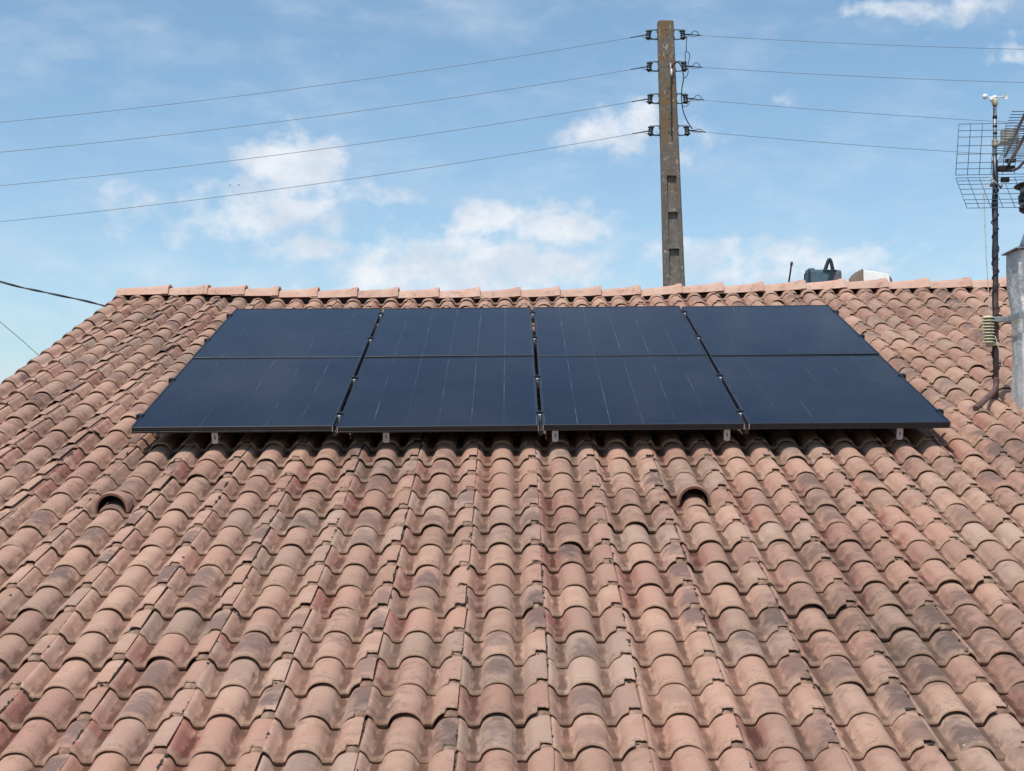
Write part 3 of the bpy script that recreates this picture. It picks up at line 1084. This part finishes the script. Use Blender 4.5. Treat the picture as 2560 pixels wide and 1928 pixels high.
# jumpers, down lead and its white terminal
def rope(name, pts, rad, m, parent, base, n=6, seg=6):
    b = MB()
    b.tube([Vector(p) - base for p in smooth_path(pts, n)], rad, seg)
    return b.build(name, m, parent)
fy_ = 10.2 - .075
rope('jumper_cable', [(4.128, fy_ - .01, 4.845), (4.145, fy_ - .06, 4.885), (4.19, fy_ - .06, 4.905), (4.235, fy_ - .03, 4.87), (4.262, 10.12, 4.79), (4.268, 10.12, 4.72), (4.252, 10.14, 4.62), (4.244, 10.16, 4.52),
                      (4.250, 10.16, 4.40), (4.268, 10.16, 4.30), (4.315, 10.17, 4.19), (4.375, 10.19, 4.105)], .0075, M['cable'], pole, PBASE)
rope('jumper_cable', [(4.325, 10.19, 5.27), (4.315, 10.17, 5.18), (4.312, 10.16, 5.08), (4.330, 10.15, 5.055), (4.348, 10.15, 5.03), (4.348, 10.15, 4.98), (4.332, 10.15, 4.92), (4.327, 10.15, 4.86), (4.326, 10.14, 4.79), (4.30, 10.13, 4.735), (4.27, 10.12, 4.73)], .005, M['cable'], pole, PBASE)
rope('jumper_cable', [(4.312, 10.16, 5.08), (4.298, 10.15, 5.04), (4.296, 10.15, 4.98), (4.298, 10.16, 4.92)], .005, M['cable'], pole, PBASE)
rope('jumper_cable', [(4.36, 10.18, 4.47), (4.34, 10.17, 4.42), (4.31, 10.16, 4.385), (4.275, 10.15, 4.37), (4.255, 10.15, 4.39)], .004, M['cable'], pole, PBASE)
rope('down_lead', [(4.128, fy_ - .01, 4.845), (4.118, fy_ - .012, 4.80), (4.113, fy_ - .012, 4.60), (4.112, fy_ - .012, 4.30), (4.108, fy_ - .014, 4.0)], .0065, M['cable'], pole, PBASE)
b = MB()
b.lathe([(.006, 0), (.012, .004), (.012, .085), (.006, .09)], pw((4.120, fy_ - .02, 4.745)), 10)
b.lathe([(.004, 0), (.007, .004), (.007, .07), (.004, .075)], pw((4.110, fy_ - .02, 4.83)), 10)
b.build('cable_terminal', M['white_plastic'], pole)
for i in range(4):                                  # little tie loops beside the right-hand insulators
    e = ends[(1, i)]
    rope('tie_loop', [e + Vector((.03, -.02, .0)), e + Vector((.10, -.02, .0)), e + Vector((.13, -.02, .035 if i < 3 else .012)), e + Vector((.17, -.02, .03 if i < 3 else .006)), e + Vector((.20, -.02, -.012))], .0042, M['cable'], pole, PBASE)
    rope('tie_loop', [e + Vector((.05, -.02, -.01)), e + Vector((.10, -.02, -.035)), e + Vector((.16, -.02, -.030)), e + Vector((.22, -.02, -.015))], .0028, M['cable'], pole, PBASE)
    e = ends[(-1, i)]
    rope('tie_loop', [e + Vector((-.10, -.02, -.020)), e + Vector((-.05, -.02, -.045)), e + Vector((.02, -.02, -.050)), e + Vector((.10, -.02, -.055))], .0026, M['cable'], pole, PBASE)

# ------------------------------------------------------------------ overhead wires
order = ['topmost', 'second from the top', 'third from the top', 'lowest']
zl = [5.175, 4.725, 4.223, 3.686]
zr = [(9.763, 6.179), (9.748, 5.678), (9.258, 5.100), (8.879, 4.632)]
for i in range(4):
    for sd in (-1, 1):
        e = PTOP + (ends[(sd, i)] - PT) * PK
        if sd < 0:
            x1, z1 = -5.40, zl[i]
        else:
            x1, z1 = zr[i]
        L = x1 - e.x
        m0 = (z1 - e.z) / L
        # gentle catenary through the insulator and the point where it leaves the view
        sagk = .0042
        def zz(x):
            u = x - e.x
            return e.z + m0 * u + sagk * u * (u - L)
        xs = [e.x + sd * .02 + (sd * 26) * q / 60 for q in range(61)]
        pts = [(x, 13.99, zz(x)) for x in xs]
        root = empty('power_line', pts[0], f'{order[i]} bare wire running {"left" if sd < 0 else "right"} from the concrete pole', 'overhead wire', 'overhead wires on the concrete pole')
        b = MB()
        b.tube([Vector(p) - Vector(pts[0]) for p in pts], .0042 if sd < 0 else .0038, 6)
        b.build('conductor', M['wire'], root)
        b = MB()                                     # binding where the wire is made off
        for q in range(3):
            u0, u1 = .02 + q * .085, .02 + (q + 1) * .085
            b.tube([Vector((e.x + sd * u, 13.985, zz(e.x + sd * u))) - Vector(pts[0]) for u in (u0, u0 + .01, u1 - .01, u1)], [.006, .010 - q * .001, .009 - q * .001, .006], 8)
        b.build('dead_end_grip', M['cable'], root)

# thick black service cable and thin wire at the left gable
def hanging(name, pts, rad, m, label, cat, twist=False):
    base = Vector(pts[-1])
    b = MB()
    path = smooth_path(pts, 10)
    if twist:
        for ph in (0, PI):
            q = []
            for k_, p in enumerate(path):
                a = k_ * .55 + ph
                q.append(p + Vector((0, math.cos(a), math.sin(a))) * rad * .6)
            b.tube([v - base for v in q], rad * .75, 6)
    else:
        b.tube([v - base for v in path], rad, 6)
    return tag(b.build(name, m, None, base), label, cat)
hanging('service_cable', [(-9.0, 7.2, 4.4), (-5.5, 6.2, 2.66), (-3.6, 5.5, 1.93), (-2.40, 5.0, 1.532), (-1.96, 4.9, 1.418), (-1.53, 4.85, 1.318), (-1.25, 4.8, 1.22), (-1.14, 4.75, 1.10)], .0075, M['cable'],
        'thick black twisted cable coming in to the left end of the ridge', 'cable', True)
hanging('thin_wire', [(-9.5, 7.5, 6.6), (-4.5, 5.6, 2.83), (-2.39, 5.0, 1.172), (-2.086, 4.9, .928), (-1.6, 4.6, .56), (-1.14, 4.3, .25)], .0045, M['wire'],
        'thin grey wire dropping steeply behind the left roof verge', 'wire')

# ------------------------------------------------------------------ antenna mast
MY = 1.108
mast_base = Vector((5.200, MY, .255))
mast = empty('antenna_mast', mast_base, 'slim rusting steel mast strapped to the chimney, with a bent foot on the tiles', 'mast')
def mx(z): return 5.197 + (z - .255) * .024
b = MB()
b.tube([(mx(z) - 5.2, 0, z - .255) for z in (.20, .5, .9, 1.25, 1.66)], .0175, 14)
b.build('mast_pipe', M['mast'], mast)
b = MB()
b.tube([(mx(z) - 5.2, 0, z - .255) for z in (1.60, 1.8, 2.085)], .0122, 12)
b.build('top_pipe', M['boom'], mast)
b = MB()
for z in (1.70, 1.76, 1.90, 1.945, 2.005):
    h_ = .022 if z in (2.005, 1.70) else .014
    b.lathe([(.0142, -h_ / 2), (.0148, 0), (.0142, h_ / 2)], (mx(z) - 5.2, 0, z - .255), 12)
b.build('tape', M['cable'], mast)
b = MB()
b.tube([Vector(p) - mast_base for p in smooth_path([(5.200, MY, .33), (5.188, MY - .02, .265), (5.110, MY - .13, .205), (4.965, MY - .33, .120)], 5)], [.019] * 15 + [.017], 12)
b.build('foot', M['mast'], mast)
b = MB()                                             # clamp towards the chimney strap
b.box((.01, -.022, .445), (.075, .012, .03), ch=.002)
b.box((.01, .022, .445), (.075, .012, .03), ch=.002)
b.box((.055, 0, .445), (.035, .05, .022))
b.box((-.035, 0, .445), (.025, .06, .05), ch=.003)
b.build('mast_clamp', M['iron'], mast)
b = MB()                                             # coax wound round the pipe, tied with wire
pts = []
for q in range(180):
    z = .30 + 1.25 * q / 179
    a = q * .36 + 1.2 * math.sin(q * .13)
    rr = .0205 + .004 * max(0, math.sin(q * .31))
    pts.append((mx(z) - 5.2 + math.cos(a) * rr, math.sin(a) * rr, z - .255))
b.tube(pts, .0035, 5)
b.tube([(mx(z) - 5.2 - .019 + .003 * math.sin(z * 21), -.007, z - .255) for z in [.35 + .03 * q for q in range(42)]], .0036, 5)
b.build('coax', M['cable'], mast)
b = MB()
for z in (.40, .56, .66, .76, .90, 1.0, 1.08):
    p0 = Vector((mx(z) - 5.2, 0, z - .255))
    b.tube([p0 + Vector((math.cos(a) * .0225, math.sin(a) * .0225, .028 * math.sin(a * .5))) for a in [q * PI / 8 for q in range(17)]], .0016, 4)
b.build('tie_wire', M['boom'], mast)

# corner-reflector aerial
AZ_ = 1.672
abase = Vector((mx(AZ_), MY - .03, AZ_))
ant = empty('tv_antenna', abase, 'grid reflector television aerial on the mast, boom pointing towards the viewer', 'antenna')
fw = Vector((-.235, -.972, 0.0)).normalized()        # pointing direction
sx_ = Vector((1, -.05, 0)).normalized()
def grid(name, z0, up, fwd0, fwd1, half, rowsf, ncol):
    b = MB()
    bl = Vector((0, -fwd0, z0))
    tl = Vector((0, -fwd1, z0 + up))
    for f in rowsf:
        c = bl + (tl - bl) * f
        b.tube([c - sx_ * half, c + sx_ * half], .0022, 5)
    for q in range(ncol + 1):
        u = -half + 2 * half * q / ncol
        b.tube([bl + sx_ * u, tl + sx_ * u], .0022, 5)
    return b.build(name, M['grid'], ant)
grid('reflector_grid', -.045, .305, 0.0, .10, .258, [0, .12, .24, .41, .575, .745, .87, 1.0], 7)
grid('reflector_grid', -.064, -.236, 0.0, .225, .258, [0, .10, .22, .38, .55, .73, .85, 1.0], 7)
b = MB()
def bm_at(d, z=0.0, s=0.0): return fw * d + Vector((0, 0, z)) + sx_ * s
b.tube([bm_at(.02, .065, .055), bm_at(1.6, -.02, .055)], .0085, 8)
b.tube([bm_at(.02, .015, .075), bm_at(1.6, -.105, .075)], .011, 8)
b.tube([bm_at(.02, -.02, .03), bm_at(.07, -.035, .10), bm_at(.14, -.035, .125), bm_at(1.0, -.13, .125)], .009, 8)
b.build('boom', M['boom'], ant)
b = MB()
for q in range(17):
    d = .10 + q * .088
    z1, z2 = .065 - .0538 * d + .012, .015 - .076 * d + .013
    b.tube([bm_at(d, z1, .055) - sx_ * .072, bm_at(d, z1, .055) + sx_ * .072], .0026, 5)
    b.tube([bm_at(d, z2, .075) - sx_ * .078, bm_at(d, z2, .075) + sx_ * .078], .0026, 5)
b.build('director', M['grid'], ant)
b = MB()
b.box((.05, -.03, -.015), (.10, .05, .035), ch=.006)
b.box((.07, -.06, .03), (.06, .05, .02), ch=.004)
b.box((-.012, -.012, -.03), (.028, .03, .15), ch=.003)
b.box((.045, -.02, -.085), (.05, .03, .028), ch=.003)
b.build('dipole_box', M['flue_black'], ant)
b = MB()
b.tube([(-.02, -.035, .07), (-.022, -.04, -.02), (-.012, -.04, -.10)], .007, 8)
b.tube([(-.035, -.04, -.095), (-.015, -.045, -.115), (.012, -.04, -.14), (.022, -.03, -.12)], .0065, 8)
b.tube([(-.032, -.035, -.085), (-.052, -.035, -.13)], .009, 8)
b.build('clamp_bolt', M['boom'], ant)

# cup anemometer
ab = Vector((mx(2.085), MY, 2.085))
an = empty('anemometer', ab, 'small white three cup anemometer on top of the mast', 'anemometer')
b = MB()
b.lathe([(.0165, -.004), (.020, 0), (.020, .040), (.018, .042)], (0, 0, 0), 16)
b.build('sensor_body', M['cream'], an)
b = MB()
b.lathe([(.0195, .044), (.0195, .048), (.012, .058), (.0, .060)], (0, 0, 0), 16)
hub = b.build('rotor_hub', M['white_plastic'], an)
for a in (176, 222, 8):
    d = Vector((math.cos(R(a)), math.sin(R(a)), 0))
    ln = {176: .052, 222: .036, 8: .066}[a]
    b = MB()
    zo = -.024 if a == 222 else .004
    b.tube([d * .015 + Vector((0, 0, .050)), d * ln + Vector((0, 0, .050 + zo))], .003, 6)
    t_ = Vector((d.y, -d.x, 0))
    mt = Matrix((d, Vector((0, 0, -1)), t_)).transposed()
    prof = [(.0185 * math.cos(R(q)), -.0185 * math.sin(R(q))) for q in (0, 15, 30, 45, 60, 75, 88)]
    prof = [(.0168, -.001)] + prof
    b.lathe(prof, d * (ln + .008) + Vector((0, 0, .050 + zo)), 14, mt)
    b.build('cup', M['white_plastic'], an)

# rain gauge on its side arm
rb = Vector((mx(1.835), MY, 1.835))
rg = empty('rain_gauge', rb, 'beige box shaped rain gauge on a short arm beside the mast', 'rain gauge')
b = MB()
b.box((.088, -.02, .045), (.105, .06, .075), ch=.008)
b.build('collector', M['beige'], rg)
b = MB()
b.box((.062, 0, -.004), (.105, .02, .012), ch=.002)
b.box((.085, -.02, .003), (.115, .055, .010))
b.build('arm', M['cream'], rg)
b = MB()
b.lathe([(.0195, -.024), (.0205, -.020), (.0205, -.002), (.0195, .0), (.0205, .004), (.0205, .020), (.0195, .022)], (0, 0, 0), 14)
b.build('ring_clamp', M['beige'], rg)

# stacked-plate radiation shield of the thermometer
tb = Vector((5.143, MY - .055, .555))
ts = empty('radiation_shield', tb, 'cream stacked plate sensor shield hanging on the lower part of the mast', 'sensor')
for q in range(9):
    b = MB()
    b.lathe([(.022, 0), (.0385, -.002), (.0405, -.005), (.040, -.007), (.030, .004), (.022, .008)], (0, 0, q * .0195), 18)
    b.build('plate', M['cream'], ts)
b = MB()
b.lathe([(.012, -.035), (.021, -.03), (.022, .16)], (0, 0, 0), 12)
b.build('sensor_core', M['beige'], ts)
b = MB()
b.box((.032, .03, -.012), (.07, .05, .02), ch=.003)
b.build('shield_arm', M['cream'], ts)
hanging('sensor_cable', [(5.196, MY - .065, 1.600), (5.165, MY - .06, 1.585), (5.138, MY - .06, 1.52), (5.135, MY - .065, 1.45), (5.134, MY - .07, 1.32), (5.136, MY - .07, 1.14), (5.142, MY - .065, .99), (5.148, MY - .06, .86), (5.152, MY - .055, .735)], .0032, M['white_cable'],
        'pale cable hanging from the aerial down to the stacked plate sensor', 'cable')
hanging('sensor_lead', [(5.175, MY - .085, .585), (5.188, MY - .085, .54), (5.213, MY - .07, .44), (5.232, MY - .05, .34), (5.240, MY - .04, .295)], .0035, M['white_cable'],
        'pale lead running from the stacked plate sensor down to the chimney foot', 'cable')

# ------------------------------------------------------------------ things left on the far slope, showing over the ridge
def rear_z(y): return RZ + .03 - (y - RY) * math.tan(TH)
BY = 4.95
bag = empty('tool_bag', (4.890, BY, rear_z(BY)), 'dark teal tool bag with a raised pointed handle, showing over the ridge', 'bag')
zt = 1.576 - rear_z(BY)
b = MB()
b.box((-.045, -.005, zt / 2), (.205, .19, zt), None, .02)
b.box((-.115, -.012, zt - .003), (.055, .17, .03), None, .009)
b.build('bag_body', M['teal'], bag)
b = MB()
b.box((.100, -.012, zt / 2 - .003), (.098, .185, zt), None, .026)
b.build('side_pocket', M['grey_pocket'], bag)
b = MB()
b.box((-.140, -.104, zt / 2 - .004), (.018, .012, zt - .012), None, .003)
b.add([(.010, -.112, zt - .13), (.045, -.112, zt - .13), (.088, -.112, zt - .022), (.045, -.112, zt - .022), (.010, -.098, zt - .13), (.045, -.098, zt - .13), (.088, -.098, zt - .022), (.045, -.098, zt - .022)],
      [(0, 1, 2, 3), (7, 6, 5, 4), (0, 4, 5, 1), (1, 5, 6, 2), (2, 6, 7, 3), (3, 7, 4, 0)])
b.box((.040, -.105, zt - .012), (.12, .010, .014), None, .003)
b.build('strap', M['teal_dark'], bag)
b = MB()
path = smooth_path([(.004, -.03, zt - .03), (.030, -.03, zt + .045), (.046, -.03, zt + .088), (.056, -.03, zt + .096), (.066, -.03, zt + .086), (.076, -.03, zt + .040), (.088, -.03, zt - .03)], 4)
b.tube(path, [.0185 - .004 * math.sin(PI * q / (len(path) - 1)) for q in range(len(path))], 10)
b.build('handle', M['teal_dark'], bag)
b = MB()
b.tube(smooth_path([(-.177, -.05, zt - .20), (-.172, -.05, zt - .06), (-.166, -.05, zt - .030), (-.158, -.05, zt - .026)], 4), .005, 8)
b.build('wire_hook', M['teal_dark'], bag)

mb = MB()
rz0 = Vector((4.555, 5.1, rear_z(5.1)))
top = Vector((4.628, 5.0, 1.668))
mb.tube([Vector((0, 0, 0)), (top - rz0) * .93, (top - rz0) * .935, (top - rz0) * .975, (top - rz0)], [.0075, .0075, .011, .0125, .008], 10)
tag(mb.build('rod', M['rod'], None, rz0), 'thin dark brown rod with a rounded tip leaning behind the ridge', 'rod')

BX = 5.0
zb = rear_z(BX + .12)
box = empty('board_box', (5.30, BX, zb), 'white sloping topped box with a brown left side behind the ridge', 'box')
hh = 1.588 - zb
b = MB()
P = [(-.065, -.10, 0), (.185, -.10, 0), (.185, -.10, hh - .045), (.165, -.10, hh - .035), (.035, -.10, hh - .006), (-.058, -.10, hh), (-.065, -.10, hh - .008)]
P = [(p[0], p[1] + max(0.0, .75 * (p[2] - hh + .16)), p[2]) for p in P]
Q = [(p[0] + .01, p[1] + .10, p[2] - .02) for p in P]
n = len(P)
b.add(P + Q, [tuple(range(n)), tuple(reversed(range(n, 2 * n)))] + [(i, i + n, (i + 1) % n + n, (i + 1) % n) for i in range(n)])
b.build('front_panel', M['white_box'], box)
b = MB()
P = [(-.175, -.02, 0), (-.070, -.098, 0), (-.070, -.098, hh - .004), (-.125, -.05, hh - .030), (-.160, -.03, hh - .062), (-.175, -.02, hh - .085)]
Q = [(p[0] + .02, p[1] + .05, p[2]) for p in P]
n = len(P)
b.add(P + Q, [tuple(range(n)), tuple(reversed(range(n, 2 * n)))] + [(i, i + n, (i + 1) % n + n, (i + 1) % n) for i in range(n)])
b.build('side_flap', M['brown_box'], box)
b = MB()
b.add([(.187, -.099, 0), (.24, -.03, 0), (.215, .0, hh - .085), (.187, -.02, hh - .055), (.187, -.06, 0), (.24, 0, 0), (.215, .03, hh - .085), (.187, .01, hh - .055)],
      [(0, 1, 2, 3), (7, 6, 5, 4), (0, 4, 5, 1), (1, 5, 6, 2), (2, 6, 7, 3), (3, 7, 4, 0)])
b.build('right_flap', M['brown_box'], box)

# ------------------------------------------------------------------ two far birds
def bird_mesh():
    b = MB()
    b.lathe([(.004, -.17), (.03, -.12), (.045, 0), (.03, .11), (.012, .17)], (0, 0, 0), 8, Matrix.Rotation(R(90), 3, 'Y'))
    for sd in (-1, 1):
        b.add([(-.06, 0, .01), (.07, 0, .01), (.05, sd * .16, .05), (-.03, sd * .16, .05), (-.04, sd * .38, .0), (-.10, sd * .38, .0), (-.06, 0, .025), (.07, 0, .025), (.05, sd * .16, .065), (-.03, sd * .16, .065)],
              [(0, 1, 2, 3), (3, 2, 4, 5), (9, 8, 7, 6), (5, 4, 8, 9), (1, 7, 8, 2)])
    b.add([(-.15, -.02, 0), (-.15, .02, 0), (-.27, .05, .005), (-.27, -.05, .005)], [(0, 1, 2, 3), (3, 2, 1, 0)])
    b.v = [(x * .62, y * .62, z * .62) for (x, y, z) in b.v]
    return b.mesh('bird', M['bird'])
bme = bird_mesh()
for (p, rz, lb) in (((-21.355, 120, 25.757), .5, 'left one of two tiny birds flying before the cloud'), ((-20.62, 120, 25.752), .9, 'right one of two tiny birds flying before the cloud')):
    tag(link('bird', bme, None, p, (0.1, 0, rz)), lb, 'bird', 'far birds in the sky')
